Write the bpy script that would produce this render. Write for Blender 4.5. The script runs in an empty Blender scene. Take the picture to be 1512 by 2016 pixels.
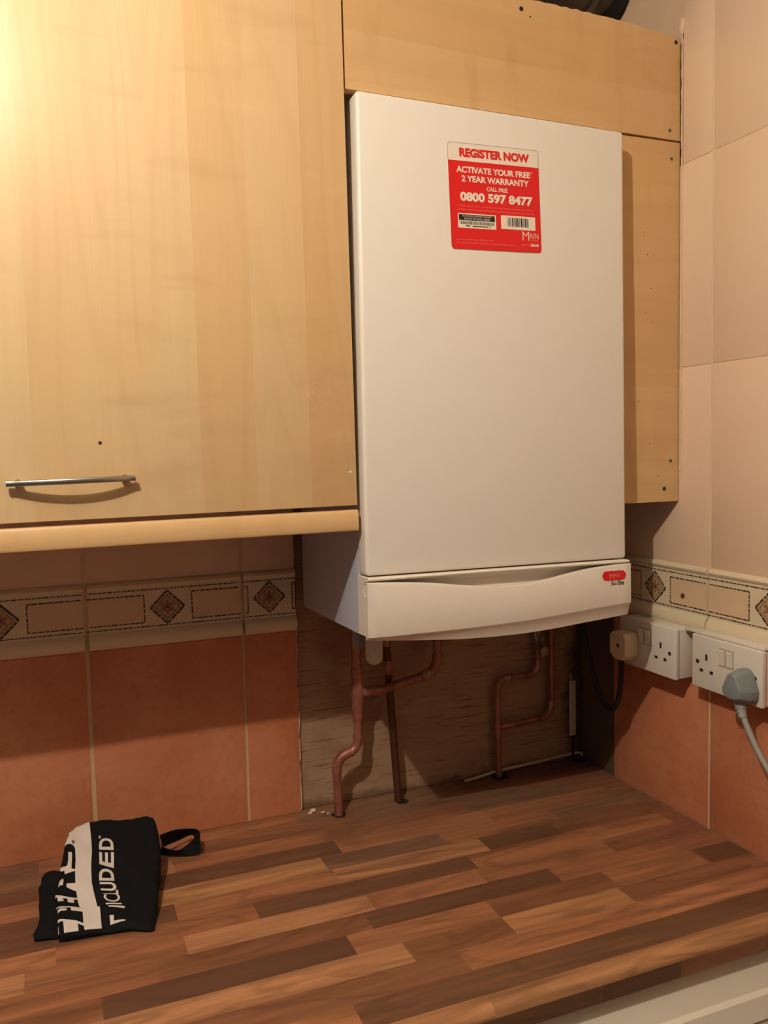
import bpy, bmesh, math, random
from mathutils import Vector, Matrix, geometry
random.seed(7)
PI = math.pi
sc = bpy.context.scene
COL = sc.collection

# ------------------------------------------------------------------ camera
cam_d = bpy.data.cameras.new('camera')
cam = bpy.data.objects.new('camera', cam_d); COL.objects.link(cam)
YA, PT, RO = math.radians(-22.0018), math.radians(-4.2701), math.radians(-1.2268)
fw = Vector((-math.sin(YA)*math.cos(PT), math.cos(YA)*math.cos(PT), math.sin(PT)))
r0 = fw.cross(Vector((0, 0, 1))).normalized(); u0 = r0.cross(fw)
rt = r0*math.cos(RO) + u0*math.sin(RO); up = -r0*math.sin(RO) + u0*math.cos(RO)
M = Matrix(((rt.x, up.x, -fw.x, -1.0067), (rt.y, up.y, -fw.y, -1.4242), (rt.z, up.z, -fw.z, .6458), (0, 0, 0, 1)))
cam.matrix_world = M
cam_d.sensor_fit = 'HORIZONTAL'; cam_d.sensor_width = 36; cam_d.lens = 36*1663.6/1512
cam_d.clip_start = .01
sc.camera = cam

# ------------------------------------------------------------------ light and exposure
sc.view_settings.view_transform = 'Standard'; sc.view_settings.look = 'None'
sc.view_settings.gamma = 1; sc.view_settings.use_curve_mapping = False
sc.view_settings.exposure = 0.0
wd = bpy.data.worlds.new('room_air'); sc.world = wd; wd.use_nodes = True
wd.node_tree.nodes['Background'].inputs[0].default_value = (.9, .95, 1, 1)
wd.node_tree.nodes['Background'].inputs[1].default_value = .006
LAMP_POS = (-1.335, -1.22, 1.545)
ld = bpy.data.lights.new('ceiling_bulb_light', 'POINT'); ld.energy = 50; ld.color = (1, .87, .70); ld.shadow_soft_size = .012
lo = bpy.data.objects.new('ceiling_bulb_light', ld); lo.location = LAMP_POS; COL.objects.link(lo)

# ------------------------------------------------------------------ helpers
def srgb(r, g, b):
    f = lambda c: (c/255/12.92) if c <= 10 else ((c/255+.055)/1.055)**2.4
    return (f(r), f(g), f(b), 1)

class NT:
    def __init__(s, name, rough=.5, spec=.5, metal=0):
        s.m = bpy.data.materials.new(name); s.m.use_nodes = True; s.t = s.m.node_tree
        s.b = s.t.nodes['Principled BSDF']
        s.b.inputs['Roughness'].default_value = rough; s.b.inputs['Metallic'].default_value = metal
        s.b.inputs['Specular IOR Level'].default_value = spec
    def n(s, ty, **kw):
        nd = s.t.nodes.new(ty)
        for k, v in kw.items(): setattr(nd, k, v)
        return nd
    def l(s, a, b): s.t.links.new(a, b)
    def coord(s, scale=(1, 1, 1), loc=(0, 0, 0)):
        tc = s.n('ShaderNodeTexCoord'); mp = s.n('ShaderNodeMapping')
        mp.inputs['Scale'].default_value = scale; mp.inputs['Location'].default_value = loc
        s.l(tc.outputs['Object'], mp.inputs[0]); return mp.outputs[0]
    def noise(s, vec, scale, detail=3, rough=.5, dist=0):
        nd = s.n('ShaderNodeTexNoise'); nd.inputs['Scale'].default_value = scale; nd.inputs['Detail'].default_value = detail
        nd.inputs['Roughness'].default_value = rough; nd.inputs['Distortion'].default_value = dist
        s.l(vec, nd.inputs['Vector']); return nd.outputs['Fac']
    def ramp(s, fac, stops, interp='LINEAR'):
        nd = s.n('ShaderNodeValToRGB'); cr = nd.color_ramp; cr.interpolation = interp
        while len(cr.elements) < len(stops): cr.elements.new(.5)
        for e, (p, c) in zip(cr.elements, stops):
            e.position = p; e.color = c if len(c) == 4 else (*c, 1)
        s.l(fac, nd.inputs[0]); return nd.outputs[0]
    def mix(s, fac, a, b, mode='MIX'):
        nd = s.n('ShaderNodeMix', data_type='RGBA', blend_type=mode)
        for v, i in ((fac, 0), (a, 6), (b, 7)):
            if hasattr(v, 'is_linked') or hasattr(v, 'links'): s.l(v, nd.inputs[i])
            else: nd.inputs[i].default_value = v
        return nd.outputs[2]
    def math(s, op, a, b=None):
        nd = s.n('ShaderNodeMath', operation=op)
        for v, i in ((a, 0), (b, 1)):
            if v is None: continue
            if hasattr(v, 'links'): s.l(v, nd.inputs[i])
            else: nd.inputs[i].default_value = v
        return nd.outputs[0]
    def base(s, c):
        if hasattr(c, 'links'): s.l(c, s.b.inputs['Base Color'])
        else: s.b.inputs['Base Color'].default_value = c
        return s
    def bump(s, h, strength=.2, dist=.002):
        nd = s.n('ShaderNodeBump'); nd.inputs['Strength'].default_value = strength; nd.inputs['Distance'].default_value = dist
        s.l(h, nd.inputs['Height']); s.l(nd.outputs[0], s.b.inputs['Normal']); return s

def G(v): return (v, v, v, 1)

def plain(name, c, rough=.5, metal=0, spec=.5, var=.06, scale=30):
    t = NT(name, rough, spec, metal)
    n = t.noise(t.coord(), scale, 3)
    t.base(t.mix(n, tuple(x*(1-var) for x in c[:3])+(1,), tuple(min(1, x*(1+var)) for x in c[:3])+(1,)))
    return t.m

def maple(name, grain, stops, seed=0, tint=(1, 1, 1, 1)):
    """pale maple laminate; grain = axis the fibres run along; stops = staves across it."""
    t = NT(name, .42, .45)
    ax = {'x': 0, 'y': 1, 'z': 2}
    lo_ = {'x': (1.3, 9, 9), 'z': (9, 9, 1.3)}[grain]
    fi = {'x': (3, 420, 420), 'z': (420, 420, 3)}[grain]
    fl = {'x': (26, 7, 7), 'z': (6, 6, 24)}[grain]
    tc = t.n('ShaderNodeTexCoord'); sx = t.n('ShaderNodeSeparateXYZ'); t.l(tc.outputs['Object'], sx.inputs[0])
    across = sx.outputs[0] if grain == 'z' else sx.outputs[2]
    mr = t.n('ShaderNodeMapRange'); mr.inputs[1].default_value = stops[0]; mr.inputs[2].default_value = stops[1]
    t.l(across, mr.inputs[0])
    stave = t.ramp(mr.outputs[0], [(p, G(v)) for p, v in stops[2]], 'CONSTANT')
    off = t.n('ShaderNodeVectorMath', operation='MULTIPLY_ADD'); off.inputs[1].default_value = (7.3, 3.1, 5.7)
    t.l(stave, off.inputs[0]); mp = t.coord(lo_, (seed, seed*.7, 0)); t.l(mp, off.inputs[2])
    cloud = t.noise(off.outputs[0], 1.0, 3, .5, .6)
    rings = t.math('SINE', t.math('MULTIPLY', t.noise(off.outputs[0], .75, 1.5, .4, .3), 85))
    rings = t.math('POWER', t.math('MULTIPLY_ADD', rings, .5), 4)
    rings = t.math('MULTIPLY', t.math('MAXIMUM', rings, 0), .07)
    fine = t.noise(t.coord(fi), 1, 2)
    flame = t.noise(t.coord(fl, (seed, 0, 0)), 1, 2, .5, .2)
    c = t.mix(cloud, srgb(236, 212, 168), srgb(224, 190, 142))
    c = t.mix(t.math('MULTIPLY', stave, .65), c, srgb(218, 176, 122))
    c = t.mix(t.math('MULTIPLY', fine, .12), c, srgb(160, 110, 64))
    c = t.mix(t.ramp(flame, [(.58, G(0)), (.78, G(.22))]), c, srgb(176, 132, 84))
    c = t.mix(t.ramp(flame, [(.24, G(.26)), (.42, G(0))]), c, srgb(240, 206, 152))
    c = t.mix(rings, c, srgb(170, 122, 76))
    c = t.mix(1.0, c, tint, 'MULTIPLY')
    t.base(c).bump(fine, .04, .0005)
    return t.m

def new_mesh(name, bm, mats=None, parent=None, smooth=False, loc=None, rot=None):
    me = bpy.data.meshes.new(name)
    if not bm.is_valid: raise RuntimeError
    bm.to_mesh(me); bm.free()
    for m in (mats if isinstance(mats, (list, tuple)) else [mats]):
        if m: me.materials.append(m)
    if smooth:
        me.polygons.foreach_set('use_smooth', [True]*len(me.polygons))
        try: me.set_sharp_from_angle(angle=math.radians(38))
        except Exception: pass
    o = bpy.data.objects.new(name, me); COL.objects.link(o)
    if parent: o.parent = parent
    if loc: o.location = loc
    if rot: o.rotation_euler = rot
    return o

def empty(name, loc=(0, 0, 0), rot=(0, 0, 0)):
    o = bpy.data.objects.new(name, None); COL.objects.link(o); o.location = loc; o.rotation_euler = rot
    o.empty_display_size = .05; return o

def tag(o, label, cat=None, group=None, kind=None):
    if label: o['label'] = label
    if cat: o['category'] = cat
    if group: o['group'] = group
    if kind: o['kind'] = kind
    return o

def structure(o, label=None):
    o['kind'] = 'structure'
    if label: o['label'] = label
    return o

def box(bm, x0, x1, y0, y1, z0, z1, bev=0, seg=2, mi=0):
    r = bmesh.ops.create_cube(bm, size=1)
    vs = r['verts']
    for v in vs:
        v.co = Vector((x0 if v.co.x < 0 else x1, y0 if v.co.y < 0 else y1, z0 if v.co.z < 0 else z1))
    fs = set(f for v in vs for f in v.link_faces)
    for f in fs: f.material_index = mi
    if bev > 0:
        es = list(set(e for v in vs for e in v.link_edges))
        bmesh.ops.bevel(bm, geom=es, offset=bev, segments=seg, profile=.5, affect='EDGES', clamp_overlap=True, material=mi)
    return bm

def BX(*a, **k):
    return box(bmesh.new(), *a, **k)

def prism(bm, pts, axis, a0, a1, mi=0):
    """extrude 2D polygon pts along axis ('x': pts are (y,z); 'y': (x,z); 'z': (x,y))."""
    def P(p, a):
        return {'x': (a, p[0], p[1]), 'y': (p[0], a, p[1]), 'z': (p[0], p[1], a)}[axis]
    v0 = [bm.verts.new(P(p, a0)) for p in pts]; v1 = [bm.verts.new(P(p, a1)) for p in pts]
    fs = [bm.faces.new(v0), bm.faces.new(v1[::-1])]
    n = len(pts)
    for i in range(n): fs.append(bm.faces.new((v0[i], v0[(i+1) % n], v1[(i+1) % n], v1[i])))
    for f in fs: f.material_index = mi
    bmesh.ops.recalc_face_normals(bm, faces=fs)
    return bm

def frames(pts):
    tang = []
    n = len(pts)
    for i in range(n):
        a = pts[max(0, i-1)]; b = pts[min(n-1, i+1)]
        tang.append((b-a).normalized())
    t0 = tang[0]
    ref = Vector((0, 0, 1)) if abs(t0.z) < .9 else Vector((1, 0, 0))
    nrm = (ref - t0*ref.dot(t0)).normalized(); out = []
    for i in range(n):
        if i:
            q = tang[i-1].rotation_difference(tang[i]); nrm = q @ nrm
            nrm = (nrm - tang[i]*nrm.dot(tang[i])).normalized()
        out.append((tang[i], nrm, tang[i].cross(nrm)))
    return out

def tube(bm, pts, rad, seg=14, mi=0, cap=True):
    pts = [Vector(p) for p in pts]
    rads = rad if isinstance(rad, (list, tuple)) else [rad]*len(pts)
    rings = []
    for p, (t, n, b), r in zip(pts, frames(pts), rads):
        rings.append([bm.verts.new(p + (n*math.cos(2*PI*k/seg) + b*math.sin(2*PI*k/seg))*r) for k in range(seg)])
    fs = []
    for i in range(len(rings)-1):
        for k in range(seg):
            fs.append(bm.faces.new((rings[i][k], rings[i][(k+1) % seg], rings[i+1][(k+1) % seg], rings[i+1][k])))
    if cap:
        fs.append(bm.faces.new(rings[0][::-1])); fs.append(bm.faces.new(rings[-1]))
    for f in fs: f.material_index = mi
    bmesh.ops.recalc_face_normals(bm, faces=fs)
    return bm

def T(*a, **k):
    return tube(bmesh.new(), *a, **k)

def smooth_path(pts, sub=8):
    """Catmull-Rom through points."""
    P = [Vector(p) for p in pts]; out = []
    for i in range(len(P)-1):
        p0, p1, p2, p3 = P[max(0, i-1)], P[i], P[i+1], P[min(len(P)-1, i+2)]
        for k in range(sub):
            t = k/sub
            out.append(.5*((2*p1) + (p2-p0)*t + (2*p0-5*p1+4*p2-p3)*t*t + (3*p1-p0-3*p2+p3)*t**3))
    out.append(P[-1]); return out

def arc_path(a, c, b, n=7):
    """quarter bend from a to b with corner c (quadratic)."""
    a, b, c = Vector(a), Vector(b), Vector(c)
    return [a*(1-t)**2 + c*2*t*(1-t) + b*t*t for t in [i/n for i in range(n+1)]]

def cyl(bm, c, r, h, axis='z', seg=24, mi=0, r2=None):
    c = Vector(c); d = {'x': Vector((1, 0, 0)), 'y': Vector((0, 1, 0)), 'z': Vector((0, 0, 1))}[axis]
    return tube(bm, [c, c+d*h], [r, r if r2 is None else r2], seg, mi)

def text_bm(s, w=None, h=None, bold=0.0, x=0, y=0, align='LEFT'):
    """text as flat faces in xy, fitted into width w and height h with its lower-left at (x,y)."""
    cu = bpy.data.curves.new('t', 'FONT'); cu.body = s; cu.size = 1; cu.offset = bold; cu.resolution_u = 4
    ob = bpy.data.objects.new('t', cu); COL.objects.link(ob)
    dg = bpy.context.evaluated_depsgraph_get(); dg.update()
    me = bpy.data.meshes.new_from_object(ob.evaluated_get(dg))
    bm = bmesh.new(); bm.from_mesh(me)
    bpy.data.objects.remove(ob); bpy.data.meshes.remove(me); bpy.data.curves.remove(cu)
    xs = [v.co.x for v in bm.verts]; ys = [v.co.y for v in bm.verts]
    x0, x1, y0, y1 = min(xs), max(xs), min(ys), max(ys)
    sx = w/(x1-x0) if w else None; sy = h/(y1-y0) if h else None
    sx = sx or sy; sy = sy or sx
    for v in bm.verts: v.co = Vector((x+(v.co.x-x0)*sx, y+(v.co.y-y0)*sy, 0))
    return bm

def join_bm(dst, src, fn=None, mi=0):
    mp = {}
    for v in src.verts: mp[v] = dst.verts.new(fn(v.co) if fn else v.co)
    for f in src.faces:
        try:
            nf = dst.faces.new([mp[v] for v in f.verts]); nf.material_index = mi
        except ValueError: pass
    src.free(); return dst

# ------------------------------------------------------------------ materials
WHITE_PAINT = plain('white_painted_steel', srgb(238, 232, 222), .38, var=.015)
GREY_STEEL = plain('pale_grey_coated_steel', srgb(190, 196, 214), .5, var=.02)
WHITE_PLASTIC = plain('white_plastic', srgb(236, 228, 214), .35, var=.02)
CREAM_PLASTIC = plain('aged_cream_plastic', srgb(232, 214, 178), .4, var=.04)
SOCKET_PLASTIC = plain('socket_white_plastic', srgb(228, 220, 208), .34, var=.03)
DARK = plain('dark_void', srgb(28, 20, 16), .8)
BLACK_RUBBER = plain('black_rubber', srgb(24, 22, 22), .55)
GREY_PLASTIC = plain('blue_grey_plastic', srgb(128, 138, 140), .5, var=.05)
CHROME = plain('brushed_chrome', srgb(190, 185, 178), .32, metal=1, var=.1)
STEEL = plain('dull_steel', srgb(150, 145, 138), .45, metal=1, var=.2)
RED = plain('sticker_red', srgb(224, 22, 26), .4, var=.02)
STICKER_WHITE = plain('sticker_white', srgb(240, 230, 214), .4, var=.01)
PINK = plain('sticker_pale_pink_print', srgb(240, 130, 120), .5)
BLACK_INK = plain('black_ink', srgb(24, 20, 20), .5)
GREY_INK = plain('grey_ink', srgb(110, 95, 85), .5)

def copper(name, dirt):
    t = NT(name, .42, .5, .5)
    n = t.noise(t.coord((1, 1, .5)), 38, 4, .6)
    t.base(t.ramp(n, [(.35, srgb(180, 124, 106)), (.55, srgb(160, 104, 88)), (.68, srgb(186, 168, 146) if dirt else srgb(124, 82, 66))]))
    t.l(t.ramp(n, [(.3, G(.34)), (.7, G(.6))]), t.b.inputs['Roughness'])
    return t.m
COPPER = copper('tarnished_copper', False)
FITTING = copper('soldered_copper_fitting', True)
OLD_PIPE = plain('dark_tarnished_pipe', srgb(96, 62, 44), .5, metal=.6, var=.3, scale=60)

def terracotta():
    t = NT('terracotta_glaze', .55, .35)
    v = t.coord()
    n = t.noise(v, 9, 5, .6); n2 = t.noise(v, 70, 4, .6)
    c = t.mix(t.ramp(n, [(.3, G(0)), (.7, G(1))]), srgb(212, 145, 107), srgb(192, 119, 83))
    c = t.mix(t.ramp(n2, [(.5, G(0)), (.75, G(.5))]), c, srgb(178, 104, 70))
    sp = t.noise(v, 260, 2, .5)
    c = t.mix(t.ramp(sp, [(.70, G(0)), (.76, G(.6))]), c, srgb(120, 64, 42))
    t.base(c).bump(n2, .12, .002); return t.m
TERRA = terracotta()

def cream_tile():
    t = NT('cream_glazed_tile', .32, .5)
    v = t.coord()
    c = t.mix(t.noise(v, 5, 4, .6), srgb(238, 209, 182), srgb(229, 197, 168))
    t.base(c).bump(t.noise(v, 12, 3), .06, .003); return t.m
CREAM = cream_tile()
BORDER = plain('cream_border_glaze', srgb(226, 210, 178), .34, var=.04, scale=14)
PEACH = plain('peach_border_panel', srgb(224, 194, 158), .4, var=.08, scale=20)
BROWN_LINE = plain('dark_brown_mosaic_line', srgb(74, 56, 44), .5, var=.35, scale=160)
FLOWER = plain('reddish_brown_flower', srgb(150, 106, 82), .5, var=.3, scale=120)
DIAMOND_PALE = plain('diamond_tan_ground', srgb(186, 158, 120), .5, var=.25, scale=200)
GROUT_TAN = plain('tan_grout', srgb(206, 172, 132), .85, var=.1, scale=50)
GROUT_WHITE = plain('pale_grout', srgb(228, 200, 170), .85, var=.08, scale=50)

def plaster(name, a, b, sc_=14, bump=.3):
    t = NT(name, .85, .2)
    v = t.coord(); n = t.noise(v, sc_, 6, .65)
    t.base(t.mix(n, a, b)).bump(t.noise(v, 90, 5, .7), bump, .003); return t.m
PLASTER = plaster('painted_plaster', srgb(226, 196, 166), srgb(212, 180, 148))
DIRTY = plaster('bare_dirty_render', srgb(112, 92, 72), srgb(84, 66, 50), 22, .5)
ROOM_PAINT = plain('room_dark_grey_paint', srgb(92, 96, 104), .9)  # blue-grey tone for the unseen walls, chosen to dim and cool bounce light

def plywood():
    t = NT('weathered_plywood', .8, .2)
    v = t.coord((2.2, 1, 26)); n = t.noise(v, 3.2, 5, .6, .4)
    c = t.mix(n, srgb(186, 158, 128), srgb(150, 120, 94))
    cr = t.noise(t.coord((13, 1, 230), (3, 0, 0)), 1.1, 4, .6, .8)
    c = t.mix(t.ramp(cr, [(.56, G(0)), (.66, G(.65))]), c, srgb(104, 68, 46))
    st = t.noise(t.coord((1, 1, 1.2), (1.7, 0, .4)), 7, 4, .6)
    c = t.mix(t.ramp(st, [(.5, G(0)), (.72, G(.7))]), c, srgb(134, 86, 56))
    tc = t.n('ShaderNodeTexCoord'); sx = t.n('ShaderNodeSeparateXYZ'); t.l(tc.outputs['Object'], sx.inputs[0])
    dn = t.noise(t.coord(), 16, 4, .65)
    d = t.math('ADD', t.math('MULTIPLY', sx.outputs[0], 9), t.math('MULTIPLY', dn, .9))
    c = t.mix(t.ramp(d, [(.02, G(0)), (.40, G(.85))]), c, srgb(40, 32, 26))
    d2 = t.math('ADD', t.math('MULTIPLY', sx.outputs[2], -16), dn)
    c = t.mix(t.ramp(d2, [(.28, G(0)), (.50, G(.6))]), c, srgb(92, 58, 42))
    t.base(c).bump(n, .4, .002); return t.m
PLY = plywood()

MAPLE_DOOR = maple('maple_door_laminate', 'z', (-.6, 0, [(0, .45), (.14, .1), (.30, .35), (.468, .05), (.635, .75), (.755, .3), (.88, .9), (.985, .6)]), 0)
MAPLE_BOARD = maple('maple_board_horizontal', 'x', (0, .2, [(0, .55), (.36, .85), (.7, .6), (.88, .75)]), 4, (.92, .86, .78, 1))
MAPLE_SIDE = maple('maple_board_across', 'x', (0, .6, [(0, .6), (.32, .75), (.58, .6), (.8, .8)]), 9, (.94, .88, .80, 1))
MAPLE_PELMET = maple('maple_pelmet', 'x', (-.05, .0, [(0, .5), (.5, .6)]), 2, (.97, .92, .86, 1))
RAW_EDGE = plain('raw_chipboard_edge', srgb(170, 122, 78), .9, var=.2, scale=200)
CARCASS = plain('cabinet_carcass_melamine', srgb(196, 158, 112), .6)

# ------------------------------------------------------------------ the room
RX0, RX1, RY0, RY1, RZ0, RZ1 = -2.3, 0, -2.7, 0, -.91, 1.64
structure(new_mesh('floor', BX(RX0-.1, RX1+.12, RY0-.1, RY1+.13, RZ0-.1, RZ0), plain('grey_vinyl_floor', srgb(78, 78, 80), .7)))  # unseen floor, kept grey so its bounce light stays neutral
structure(new_mesh('ceiling', BX(RX0-.1, RX1+.12, RY0-.1, RY1+.13, RZ1, RZ1+.1), plain('white_ceiling_paint', srgb(206, 202, 196), .9)))
structure(new_mesh('wall_back', BX(RX0-.1, RX1+.12, .020, .13, RZ0, RZ1), PLASTER))
structure(new_mesh('wall_right', BX(.0085, .12, RY0-.1, .020, RZ0, RZ1), [PLASTER]))
structure(new_mesh('wall_left', BX(RX0-.1, RX0, RY0-.1, RY1+.02, RZ0, RZ1), ROOM_PAINT))
structure(new_mesh('wall_front', BX(RX0, RX1+.0085, RY0-.1, RY0, RZ0, RZ1), ROOM_PAINT))

# bare strip of render left on the right wall beside the corner
def rough_patch():
    bm = bmesh.new()
    pts = [(.0, 0.0)]
    ys = [(-.0995, z*.02) for z in range(0, 23)]
    poly = [(.0195, -.002)] + [(y + random.uniform(-.002, .001), z-.002) for y, z in ys] + [(.0195, .44)]
    return prism(bm, poly, 'x', .0030, .0085)
structure(new_mesh('wall_right_bare_render', rough_patch(), DIRTY))

# tiling.  Local frame: u runs along the wall, z up, d out of the wall
def wall_tiles(name, place, spans, u_lo, u_hi, rows_top, ragged=None, grout_u=None):
    """spans: list of (u0,u1) tile columns"""
    T0 = empty(name); structure(T0)
    def P(u, z, d): return place(u, z, d)
    def tbox(bm, u0, u1, z0, z1, d0, d1, bev=.0012):
        b = BX(u0, u1, -d1, -d0, z0, z1, bev=bev, seg=2)
        join_bm(bm, b, lambda c: P(c.x, c.z, -c.y))
    # grout bed
    bm = bmesh.new(); tbox(bm, u_lo, u_hi, -.002, .331, -.0085, -.0016, 0)
    new_mesh('grout', bm, GROUT_TAN if grout_u == 'tan' else GROUT_WHITE, T0)
    bm = bmesh.new(); tbox(bm, u_lo, u_hi, .331, rows_top[-1], -.0085, -.0012, 0)
    new_mesh('grout', bm, GROUT_WHITE, T0)
    bm = bmesh.new()
    for u0, u1 in spans: tbox(bm, u0, u1, .0002, .3295, -.0085, 0)
    bmesh.ops.recalc_face_normals(bm, faces=bm.faces)
    new_mesh('terracotta_tiles', bm, TERRA, T0, True)
    bm = bmesh.new()
    zs = [.4405] + rows_top
    for z0, z1 in zip(zs[:-1], zs[1:]):
        for u0, u1 in spans: tbox(bm, u0, u1, z0, z1-.0022, -.0085, 0)
    bmesh.ops.recalc_face_normals(bm, faces=bm.faces)
    new_mesh('cream_tiles', bm, CREAM, T0, True)
    # moulded border tiles
    prof = [(.3312, -.006), (.3312, .003), (.334, .0065), (.339, .0095), (.345, .0105), (.351, .009), (.3555, .0055), (.358, .0028),
            (.427, .0028), (.4295, .0055), (.433, .0068), (.4365, .0055), (.439, .002), (.439, -.006)]
    bm = bmesh.new()
    for u0, u1 in spans:
        a = [bm.verts.new(P(u0, z, d)) for z, d in prof]; b = [bm.verts.new(P(u1, z, d)) for z, d in prof]
        for i in range(len(prof)-1): bm.faces.new((a[i], a[i+1], b[i+1], b[i]))
        bm.faces.new(a); bm.faces.new(b[::-1])
    bmesh.ops.recalc_face_normals(bm, faces=bm.faces)
    new_mesh('border_tiles', bm, BORDER, T0, True)
    return T0

def border_print(parent, place, lines, rects, diamonds, gaps):
    """printed motif on the border tiles, glazed into it 0.2 mm proud"""
    bm = bmesh.new()
    D = .0031
    def quad(pts, mi, d=D):
        f = bm.faces.new([bm.verts.new(place(u, z, d)) for u, z in pts]); f.material_index = mi
    def blocked(u): return any(a < u < b for a, b in gaps)
    def dash(u0, z0, u1, z1, w=.0019, fill=.8):
        L = math.hypot(u1-u0, z1-z0); s = 0
        dx, dz = (u1-u0)/L, (z1-z0)/L; nx, nz = -dz*w/2, dx*w/2
        while s < L:
            l = random.uniform(.003, .009) if fill < .95 else random.uniform(.004, .012)
            e = min(L, s+l)
            a = (u0+dx*s, z0+dz*s); b = (u0+dx*e, z0+dz*e)
            if not blocked((a[0]+b[0])/2):
                k = random.uniform(.75, 1.15)
                quad([(a[0]+nx*k, a[1]+nz*k), (b[0]+nx*k, b[1]+nz*k), (b[0]-nx*k, b[1]-nz*k), (a[0]-nx*k, a[1]-nz*k)], 0, D+.0002)
            s = e + (random.uniform(.0006, .0022) if random.random() < 1.9-fill else 0)
    for z, u0, u1 in lines: dash(u0, z, u1, z, .0019, .8)
    for u0, u1, z0, z1 in rects:
        cuts = sorted([u0, u1] + [g for ga in gaps for g in ga if u0 < g < u1])
        for a, b in zip(cuts[:-1], cuts[1:]):
            if not blocked((a+b)/2): quad([(a, z0), (b, z0), (b, z1), (a, z1)], 1)
        for a, b in (((u0, z0), (u1, z0)), ((u0, z1), (u1, z1)), ((u0, z0), (u0, z1)), ((u1, z0), (u1, z1))):
            dash(*a, *b, .0022, .9)
    for c, zc, h in diamonds:
        sq = lambda s: [(c-h*s, zc), (c, zc-h*s), (c+h*s, zc), (c, zc+h*s)]
        quad(sq(.96), 2, D)
        s4 = sq(1)
        for i in range(4): dash(*s4[i], *s4[(i+1) % 4], .0034, 1)
        s4 = sq(.72)
        for i in range(4): dash(*s4[i], *s4[(i+1) % 4], .0012, .9)
        for k in range(6):
            an = k*PI/3 + PI/6; r = h*.40; ctr = (c+math.cos(an)*h*.26, zc+math.sin(an)*h*.26)
            pet = []
            for j in range(10):
                a = 2*PI*j/10; x = math.cos(a)*h*.2; y = math.sin(a)*h*.11
                pet.append((ctr[0]+x*math.cos(an)-y*math.sin(an), ctr[1]+x*math.sin(an)+y*math.cos(an)))
            quad(pet, 3, D+.0002)
        quad([(c+math.cos(2*PI*j/8)*h*.09, zc+math.sin(2*PI*j/8)*h*.09) for j in range(8)], 0, D+.0003)
    bmesh.ops.recalc_face_normals(bm, faces=bm.faces)
    new_mesh('border_motif', bm, [BROWN_LINE, PEACH, DIAMOND_PALE, FLOWER], parent)

PB = lambda u, z, d: Vector((u, -d, z))          # back wall, u = x
PR = lambda u, z, d: Vector((-d, u, z))          # right wall, u = y
back_spans = [(-1.712, -1.463), (-1.4565, -1.2075), (-1.201, -.9553), (-.9482, -.7000), (-.6952, -.6035)]
tb = wall_tiles('wall_back_tiling', PB, back_spans, -1.715, -.606, [.772], None, 'tan')
border_print(tb, PB, [(.3626, -1.711, -.6045), (.4236, -1.711, -.6045)],
             [(-1.038, -.8605, .3695, .4148), (-.783, -.6880, .3695, .4155), (-.6095, -.6038, .3700, .4165), (-1.292, -1.115, .3695, .4148), (-1.546, -1.369, .3695, .4148)],
             [(-.8233, .3925, .0275), (-.6505, .394, .0272), (-1.0775, .3920, .0275), (-1.3315, .3920, .0275), (-1.5855, .3920, .0275)], [(-.9556, -.9480), (-.7003, -.6950), (-1.2078, -1.2007), (-1.4632, -1.4563)])
right_spans = [(-1.3655, -1.117), (-1.1125, -.8630), (-.8590, -.6085), (-.6045, -.3538), (-.3496, -.1005)]
tr = wall_tiles('wall_right_tiling', PR, right_spans, -1.366, -.0992, [.772, 1.1045], None, 'white')
border_print(tr, PR, [(.3626, -1.0, -.101), (.4226, -1.0, -.101)],
             [(-.184, -.1015, .3685, .4142), (-.438, -.2612, .3685, .4138), (-.694, -.5165, .3685, .4138)],
             [(-.2225, .3915, .0268), (-.4775, .392, .0268), (-.7325, .392, .0268)], [(-.3540, -.3494), (-.6088, -.6042)])
bm = bmesh.new()
for (a, b) in [(-1.3655, -1.117), (-1.1125, -.8630), (-.8590, -.6085), (-.6045, -.3538), (-.3496, -.2835)]:
    join_bm(bm, BX(-.0, .0085, a, b, 1.1045, 1.436, bev=.0012))
for f in bm.faces: f.material_index = 0
join_bm(bm, BX(.0012, .0085, -1.366, -.285, 1.1045, 1.44), None, 1)
bmesh.ops.recalc_face_normals(bm, faces=bm.faces)
new_mesh('upper_cream_tiles', bm, [CREAM, GROUT_WHITE], tr, True)
# drilled hole in the border panel
new_mesh('drilled_hole', cyl(bmesh.new(), (-.0046, -.2925, .3852), .0042, .0020, 'x', 14), plain('rust_red_rawlplug', srgb(120, 44, 30), .7), tr)
# broken edge of tiling by the boiler: ragged fixing mortar
bm = bmesh.new()
pts = []
for k in range(46):
    z = k*.0098; pts.append((-.6025 + random.uniform(-.0012, .0022), z))
prism(bm, [(-.607, 0)] + pts + [(-.607, .44)], 'y', .002, .0085)
new_mesh('broken_tile_edge', bm, GROUT_WHITE, tb)
# filler bead down the joint of boards and tiles
bm = bmesh.new()
pp = []
for k in range(90):
    z = .60 + k*(1.335-.60)/89
    pp.append((-.0012 + random.uniform(-.0004, .0004), -.2826 + random.uniform(-.0006, .0006), z))
tube(bm, pp, [.0012 + random.uniform(-.0005, .0007) + (.003 if k > 86 else 0) for k, _ in enumerate(pp)], 7)
structure(new_mesh('trim_1', bm, GROUT_WHITE, None, True), 'thin ragged line of cream filler down the edge of the right tiles')

# ------------------------------------------------------------------ plywood behind the boiler
tag(new_mesh('plywood_board', BX(-.6025, .0025, .010, .0195, .0005, 1.30), PLY), 'weathered bare plywood sheet on the wall behind the copper pipes', 'plywood board')

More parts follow.
